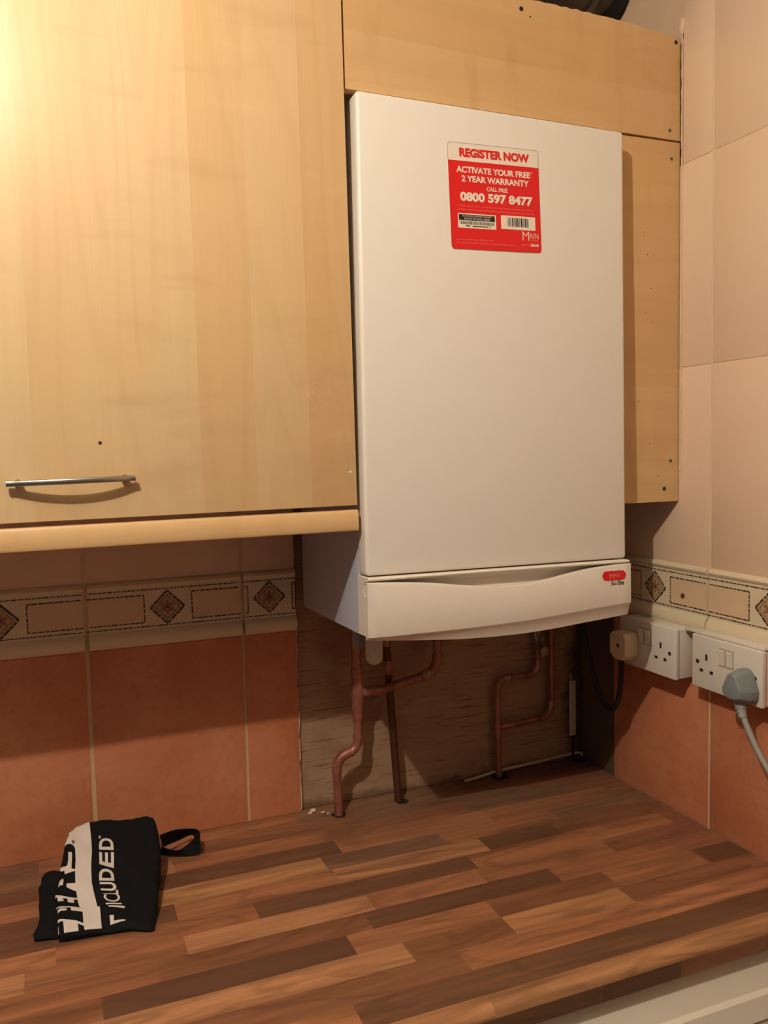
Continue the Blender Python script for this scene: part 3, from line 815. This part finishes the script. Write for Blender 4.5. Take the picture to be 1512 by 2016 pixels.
# plaster crumbs
for k, (x, y, s) in enumerate(((-.585, -.010, .006), (-.592, -.016, .004), (-.570, -.022, .0035), (-.563, -.030, .0028))):
    bm = bmesh.new(); bmesh.ops.create_icosphere(bm, subdivisions=2, radius=s)
    for v in bm.verts:
        v.co = Vector((v.co.x*random.uniform(.8, 1.25), v.co.y*random.uniform(.7, 1.1), v.co.z*.55 + .0)) + Vector((x, y, s*.5+.0002))
    tag(new_mesh('plaster_crumb', bm, GROUT_WHITE, None), 'tiny broken plaster crumb on the worktop at the foot of the tile edge', 'crumb', 'plaster crumbs by the tile edge')

# ------------------------------------------------------------------ sockets on the right wall
def socket(label, xs, ya, yb, z0, z1, sw, outlets):
    """faceplate at x = xs spanning y from ya (far) to yb (near)"""
    c = ((ya+yb)/2, (z0+z1)/2)
    o = tag(empty('wall_socket', (0, c[0], c[1])), label, 'socket', 'double sockets on the right wall')
    R = lambda bm: rel(bm, o)
    new_mesh('back_box', R(BX(xs+.0085, -.0005, yb+.002, ya-.002, z0+.001, z1-.001, bev=.002)), SOCKET_PLASTIC, o, True)
    new_mesh('face_plate', R(BX(xs, xs+.009, yb, ya, z0, z1, bev=.0022, seg=3)), SOCKET_PLASTIC, o, True)
    for oy, free in outlets:
        if free:
            bm = bmesh.new()
            oz = z0 + .030
            box(bm, xs-.0003, xs+.001, oy-.0022, oy+.0022, oz+.0175, oz+.0275)
            for d in (-.0110, .0110): box(bm, xs-.0003, xs+.001, oy+d-.0034, oy+d+.0034, oz-.0025, oz+.0025)
            new_mesh('pin_slots', R(bm), DARK, o)
    for yy in sw:
        bm = bmesh.new()
        zc = z0+.060
        prism(bm, [(xs+.001, zc-.0125), (xs-.0015, zc-.0125), (xs-.0042, zc+.0100), (xs-.0040, zc+.0125), (xs+.001, zc+.0125)], 'y', yy-.0056, yy+.0056)
        new_mesh('rocker_switch', R(bm), WHITE_PLASTIC, o)
        bm = bmesh.new(); box(bm, xs-.0005, xs+.001, yy-.0068, yy+.0068, zc-.0140, zc+.0140)
        new_mesh('switch_surround', R(bm), plain('socket_surround_grey', srgb(150, 138, 122), .6), o)  # even grey frame around the rocker
    for yy in (ya-.0135, yb+.0135) if len(sw) else ():
        zc = (z0+z1)/2
        bm = bmesh.new(); cyl(bm, (xs-.0006, yy, zc), .0036, .002, 'x', 16); box(bm, xs-.0010, xs-.0004, yy-.0028, yy+.0028, zc-.0006, zc+.0006, mi=1)
        new_mesh('plate_screw', R(bm), [STEEL, DARK], o, True)
    return o
S1X = -.0455
s1 = socket('white double socket half in shadow under the boiler, nearest the corner', S1X, -.1770, -.3230, .2505, .3365, [-.2390, -.2555], [(-.2100, False), (-.2870, True)])
S2X = -.0346
s2 = socket('white double socket with the grey plug, nearest the camera', S2X, -.3493, -.4953, .2491, .3351, [-.4165, -.4325], [(-.3820, True), (-.4600, False)])
box2 = new_mesh('mounting_spacer', rel(BX(-.0195, -.0160, -.347, -.3435, .262, .325), s2), SOCKET_PLASTIC, s2)
bm = bmesh.new()
for z in (.345, ): box(bm, -.0300, -.0005, -.4945, -.3260, .3355, .3400, bev=.001)
new_mesh('cable_trunking', rel(bm, s2), SOCKET_PLASTIC, s2, True)

def plug(label, x0, yc, zc, mats, depth, w, h, cable, rc, smat, shape='round'):
    o = tag(empty('power_plug', (x0, yc, zc)), label, 'plug')
    bm = bmesh.new()
    if shape == 'tri':
        prof = [(-.0225, -.020), (-.0105, -.0265), (.0105, -.0265), (.0225, -.020), (.0235, -.006), (.0120, .0190), (.0050, .0245), (-.0050, .0245), (-.0120, .0190), (-.0235, -.006)]
    else:
        prof = [(-w/2, -h/2+.010), (-w/2+.012, -h/2), (w/2-.012, -h/2), (w/2, -h/2+.010), (w/2, h/2-.006), (w/2-.006, h/2), (-w/2+.006, h/2), (-w/2, h/2-.006)]
    secs = [(0, .97), (-.004, 1.0), (-depth*.45, .98), (-depth*.55, .93), (-depth*.9, .80), (-depth, .72)] if shape == 'tri' else [(0, .96), (-.004, 1), (-depth*.5, 1.0), (-depth*.52, .97), (-depth*.93, .95), (-depth, .88)]
    rings = [[bm.verts.new((x, p[0]*s, p[1]*s)) for p in prof] for x, s in secs]
    n = len(prof)
    for a, b in zip(rings[:-1], rings[1:]):
        for i in range(n): bm.faces.new((a[i], a[(i+1) % n], b[(i+1) % n], b[i]))
    bm.faces.new(rings[0]); bm.faces.new(rings[-1][::-1])
    bmesh.ops.recalc_face_normals(bm, faces=bm.faces)
    es = [e for e in bm.edges if e.calc_face_angle(0) > .25]
    bmesh.ops.bevel(bm, geom=es, offset=.0016, segments=3, profile=.5, affect='EDGES', clamp_overlap=True)
    body = new_mesh('plug_body', bm, mats, o, True)
    if shape == 'tri':
        bm = bmesh.new(); zz = -.022; xx = -depth*.42
        tube(bm, [(xx, .002, zz+.006), (xx-.001, -.0005, zz-.006), (xx-.003, -.004, zz-.014), (xx-.0048, -.0085, zz-.0205), (xx-.0058, -.0125, zz-.0255)], [.0096, .0088, .0074, .0064, .0056], 16)
        for k in range(3):
            tube(bm, [(xx-.0026-.0011*k, -.0033-.0026*k, zz-.0125-.0045*k), (xx-.0031-.0011*k, -.0045-.0026*k, zz-.0145-.0045*k)], .0084-.0008*k, 16)
        new_mesh('strain_relief', bm, smat, o, True)
    else:
        bm = bmesh.new(); cyl(bm, (-depth, -.002, .002), .0035, .0015, 'x', 14)
        new_mesh('plug_screw', bm, STEEL, o, True)
    cb = bmesh.new(); tube(cb, [Vector(p) - Vector((x0, yc, zc)) for p in cable], rc, 12)
    c = new_mesh('cable', cb, BLACK_RUBBER if shape != 'tri' else smat, o, True)
    c['label'] = 'black cable looping up under the boiler' if shape != 'tri' else 'grey cable hanging to the right'
    return o
GREY_CABLE = plain('grey_pvc_cable', srgb(150, 150, 144), .5)
plug('cream plug with black cable in the shaded socket', S1X, -.2085, .2880, CREAM_PLASTIC, .030, .046, .050,
     smooth_path([(-.066, -.2085, .268), (-.066, -.2085, .248), (-.066, -.2070, .222), (-.066, -.2000, .190), (-.064, -.1860, .168), (-.064, -.1700, .163), (-.066, -.150, .178), (-.070, -.1300, .220), (-.074, -.112, .280), (-.080, -.10, .345), (-.085, -.10, .372)], 6), .0047, CREAM_PLASTIC)
plug('blue-grey plug with grey cable at the right edge', S2X, -.4680, .2810, GREY_PLASTIC, .034, .05, .05,
     smooth_path([(-.0538, -.4790, .2360), (-.0547, -.4845, .2280), (-.0552, -.4935, .2150), (-.0555, -.5070, .1960), (-.0570, -.5290, .1740), (-.0600, -.5650, .1480), (-.0640, -.6050, .1150), (-.0680, -.6350, .0600), (-.0700, -.6450, -.0200), (-.0700, -.6450, -.2000)], 6), .0046, GREY_CABLE, 'tri')

# ------------------------------------------------------------------ the cloth pouch on the worktop
BODY = [(-9956,-740),(-9840,-622),(-9630,-563),(-9516,-564),(-9135,-601),(-8887,-653),(-8765,-625),(-8666,-696),(-8649,-819),(-8643,-1108),(-8664,-1460),(-8743,-1829),(-8823,-2341),(-8909,-2658),(-8941,-2835),(-8985,-2850),(-9212,-2724),(-9602,-2660),(-10074,-2614),(-10153,-2591),(-10155,-2411),(-10172,-2187),(-10176,-1936),(-10123,-1739),(-10058,-1514),(-10089,-1418),(-10045,-1161),(-10011,-971),(-9955,-796)]
FLAP = [(-10030,-1367),(-10211,-1312),(-10298,-1313),(-10342,-1368),(-10352,-1476),(-10390,-1574),(-10372,-1687),(-10388,-1891),(-10378,-2141),(-10412,-2273),(-10463,-2344),(-10453,-2441),(-10335,-2469),(-10146,-2509),(-10073,-2498),(-9959,-1921),(-9939,-1493)]
BAND = [(-9630,-569),(-9627,-980),(-9634,-1227),(-9668,-1575),(-9677,-1840),(-9661,-2050),(-9635,-2297),(-9603,-2311),(-9605,-2639),(-9820,-2619),(-9830,-2542),(-9829,-2339),(-9835,-2264),(-9862,-2232),(-9879,-2129),(-9890,-1935),(-9894,-1779),(-9888,-1590),(-9886,-1547),(-9869,-1354),(-9865,-1118),(-9885,-1049),(-9930,-1007),(-10011,-985),(-9995,-919),(-9935,-773),(-9945,-745),(-9840,-627)]
MARKS = [[(-9964,-1159),(-9918,-1178),(-9912,-1208),(-9934,-1518),(-9879,-1551),(-9881,-1579),(-10027,-1589),(-10032,-1518),(-10093,-1446),(-10084,-1414),(-10010,-1453),(-9987,-1432),(-9971,-1326)],
 [(-10081,-1637),(-10055,-1650),(-10049,-1683),(-10063,-1773),(-10125,-1745),(-10108,-1667)],
 [(-10011,-1751),(-9892,-1785),(-9884,-1921),(-9911,-1908),(-10017,-1812)],
 [(-10171,-1957),(-10163,-1909),(-10132,-1953),(-9876,-2050),(-9870,-2082),(-9933,-2064),(-9926,-2140),(-10008,-2110),(-10012,-2037),(-10073,-2020),(-10060,-2080),(-10135,-2057),(-10143,-1980)],
 [(-10163,-2142),(-9962,-2204),(-9835,-2259),(-9825,-2337),(-9972,-2279),(-9977,-2221),(-10163,-2161)],
 [(-10144,-2215),(-10129,-2195),(-10097,-2193),(-10030,-2219),(-10028,-2258),(-10113,-2238),(-10145,-2255)],
 [(-10148,-2366),(-9924,-2463),(-9877,-2496),(-9824,-2539),(-9824,-2581),(-9899,-2519),(-9897,-2615),(-10077,-2604),(-10081,-2437),(-10150,-2413)],
 [(-10149,-2483),(-10142,-2485),(-10141,-2600),(-10149,-2597)],
 [(-9491,-2493),(-9438,-2503),(-9442,-2592),(-9328,-2611),(-9288,-2632),(-9302,-2642),(-9492,-2632)],
 [(-9525,-2289),(-9316,-2324),(-9313,-2347),(-9520,-2315)],
 [(-9493,-2342),(-9283,-2379),(-9281,-2419),(-9491,-2362)],
 [(-9514,-942),(-9493,-946),(-9494,-1002),(-9520,-998)]]
QUADS = [('D', [(-9331,-1321),(-9316,-1056),(-9518,-995),(-9532,-1220)]), ('E', [(-9357,-1631),(-9332,-1358),(-9535,-1265),(-9550,-1526)]),
 ('D', [(-9373,-1893),(-9365,-1648),(-9563,-1604),(-9577,-1828)]), ('U', [(-9352,-2097),(-9363,-1922),(-9573,-1858),(-9567,-2028)]),
 ('L', [(-9340,-2161),(-9342,-2079),(-9556,-2075),(-9549,-2107)]), ('C', [(-9331,-2306),(-9326,-2170),(-9544,-2119),(-9534,-2262)])]
STRAP = [((-0.8609,-0.0873,0.0450),(-0.8562,-0.0806,0.0220)),((-0.8308,-0.0630,0.0380),(-0.8281,-0.0500,0.0140)),((-0.7977,-0.0640,0.0320),(-0.8058,-0.0335,0.0120)),((-0.7988,-0.0931,0.0260),(-0.8015,-0.0589,0.0160)),((-0.8018,-0.0915,0.0040),(-0.8173,-0.0746,0.0140)),((-0.8331,-0.0806,0.0030),(-0.8350,-0.0855,0.0140)),((-0.8618,-0.0703,0.0060),(-0.8577,-0.0799,0.0220))]
cv = lambda L: [(a*1e-4, b*1e-4) for a, b in L]
BODY, FLAP, BAND = cv(BODY), cv(FLAP), cv(BAND)
def edge_dist(p, poly):
    d = 9
    for i in range(len(poly)):
        a = Vector(poly[i]); b = Vector(poly[(i+1) % len(poly)]); ab = b-a
        t = max(0, min(1, (Vector(p)-a).dot(ab)/max(1e-12, ab.dot(ab)))); d = min(d, (a+ab*t-Vector(p)).length)
    return d
def inside(p, poly):
    c = False; n = len(poly)
    for i in range(n):
        (x1, y1), (x2, y2) = poly[i], poly[(i+1) % n]
        if (y1 > p[1]) != (y2 > p[1]) and p[0] < (x2-x1)*(p[1]-y1)/(y2-y1)+x1: c = not c
    return c
def wrinkle(x, y):
    return .0009*math.sin(95*x+40*y) + .0008*math.sin(70*y-30*x+1.3) + .0006*math.sin(160*(x+.6*y))
def H_body(x, y, d=None):
    z = .02 + .3*(y+.24) + wrinkle(x, y)
    if d is None: d = edge_dist((x, y), BODY)
    R_ = .007
    if d < R_: z -= R_*.8*(1-math.sqrt(max(0, 1-(1-d/R_)**2)))
    # crease lines across the fabric
    z -= .0014*math.exp(-((y+.150+.25*(x+.93))/.004)**2) if x > -.965 else 0
    return max(.004, z)
def H_flap(x, y, d=None):
    z = .012 + .3*(y+.24) + wrinkle(x*1.3, y)
    if d is None: d = edge_dist((x, y), FLAP)
    R_ = .008
    if d < R_: z -= R_*.7*(1-math.sqrt(max(0, 1-(1-d/R_)**2)))
    return max(.003, z)
def dens(poly, step):
    out = []
    for i in range(len(poly)):
        a, b = Vector(poly[i]), Vector(poly[(i+1) % len(poly)]); n = max(1, int((b-a).length/step))
        for k in range(n): out.append(tuple(a+(b-a)*k/n))
    return out
def cdt(poly, step, holes=()):
    pts = dens(poly, step); n = len(pts); V = [Vector(p) for p in pts]; E = [(i, (i+1) % n) for i in range(n)]
    xs = [p[0] for p in pts]; ys = [p[1] for p in pts]
    y = min(ys)+step/2; row = 0
    while y < max(ys):
        x = min(xs) + (step/2 if row % 2 else 0)
        while x < max(xs):
            if inside((x, y), pts) and edge_dist((x, y), pts) > step*.45: V.append(Vector((x, y)))
            x += step
        y += step*.866; row += 1
    r = geometry.delaunay_2d_cdt(V, E, [list(range(n))], 1, 1e-6)
    return [tuple(v) for v in r[0]], r[2], [o for o in r[3]], n
def cloth_solid(poly, Hf, step, z_bot=.0006, inset=.002):
    vs, fs, _, n = cdt(poly, step)
    bm = bmesh.new(); top = []
    for (x, y) in vs:
        top.append(bm.verts.new((x, y, Hf(x, y, edge_dist((x, y), poly)))))
    for f in fs: bm.faces.new([top[i] for i in f])
    bed = [e for e in bm.edges if len(e.link_faces) == 1]
    cx = sum(p[0] for p in poly)/len(poly); cy = sum(p[1] for p in poly)/len(poly)
    ext = bmesh.ops.extrude_edge_only(bm, edges=bed)
    nv = [g for g in ext['geom'] if isinstance(g, bmesh.types.BMVert)]
    for v in nv:
        dv = Vector((cx-v.co.x, cy-v.co.y)).normalized()*inset
        v.co.z = z_bot; v.co.x += dv.x; v.co.y += dv.y
    be = [g for g in ext['geom'] if isinstance(g, bmesh.types.BMEdge)]
    bmesh.ops.holes_fill(bm, edges=be, sides=0)
    bmesh.ops.recalc_face_normals(bm, faces=bm.faces)
    return bm
def fabric(name, c, rough=.85):
    t = NT(name, rough, .25)
    v = t.coord(); n = t.noise(v, 40, 4, .6)
    t.base(t.mix(n, tuple(x*.85 for x in c[:3])+(1,), c)).bump(t.noise(v, 900, 2), .25, .0006); return t.m
BLACK_CLOTH = fabric('black_nylon', srgb(9, 10, 14)); BLACK_CLOTH2 = fabric('black_webbing', srgb(9, 9, 12))
WHITE_PRINT = fabric('white_screen_print', srgb(226, 216, 208), .7)
pouch = tag(empty('drawstring_pouch', (-.95, -.16, 0)), 'crumpled black cloth pouch with white print and a wrist loop on the worktop', 'pouch')
def relp(bm): return rel(bm, pouch)
new_mesh('pouch_body', relp(cloth_solid(BODY, H_body, .0045)), BLACK_CLOTH, pouch, True)
new_mesh('folded_end', relp(cloth_solid(FLAP, H_flap, .005)), BLACK_CLOTH, pouch, True)
def decal(dst, poly, step=.004, lift=.0008):
    vs, fs, _, n = cdt(poly, step)
    V = [dst.verts.new((x, y, H_body(x, y)+lift)) for x, y in vs]
    for f in fs:
        if len(f) >= 3:
            cx = sum(vs[i][0] for i in f)/len(f); cy = sum(vs[i][1] for i in f)/len(f)
            if inside((cx, cy), poly): dst.faces.new([V[i] for i in f])
    return dst
band = decal(bmesh.new(), BAND)
for v in band.verts: pass
bmesh.ops.recalc_face_normals(band, faces=band.faces)
new_mesh('white_band', relp(band), WHITE_PRINT, pouch, True)
bm = bmesh.new()
for mk in MARKS[:8]: decal(bm, cv(mk), .003, .0010)
new_mesh('large_lettering', relp(bm), WHITE_PRINT, pouch)
bm = bmesh.new()
for mk in MARKS[8:]: decal(bm, cv(mk), .003, .0010)
for ch, q in QUADS:
    q = [Vector((a*1e-4, b*1e-4)) for a, b in q]
    tb_ = text_bm(ch, 1, 1, .03 if ch not in 'LC' else .005)
    bmesh.ops.subdivide_edges(tb_, edges=[e for e in tb_.edges if e.calc_length() > .3], cuts=2)
    bmesh.ops.triangulate(tb_, faces=tb_.faces)
    def mp(c, q=q):
        p = q[0]*(1-c.x)*(1-c.y) + q[1]*c.x*(1-c.y) + q[2]*c.x*c.y + q[3]*(1-c.x)*c.y
        return Vector((p.x, p.y, H_body(p.x, p.y)+.0010))
    join_bm(bm, tb_, mp)
new_mesh('printed_lettering', relp(bm), WHITE_PRINT, pouch)
new_mesh('printed_dot', relp(decal(bmesh.new(), [(-.9885+.0022*math.cos(2*PI*k/12), -.0982+.0042*math.sin(2*PI*k/12)) for k in range(12)], .002, .0014)), GREY_INK, pouch)
# wrist loop, a ribbon of webbing
bm = bmesh.new()
sa = smooth_path([s[0] for s in STRAP], 6); sb = smooth_path([s[1] for s in STRAP], 6)
va = [bm.verts.new(p) for p in sa]; vb = [bm.verts.new(p) for p in sb]
for i in range(len(va)-1): bm.faces.new((va[i], va[i+1], vb[i+1], vb[i]))
bmesh.ops.recalc_face_normals(bm, faces=bm.faces)
bmesh.ops.solidify(bm, geom=list(bm.faces), thickness=.0014)
new_mesh('wrist_loop', relp(bm), BLACK_CLOTH2, pouch, True)
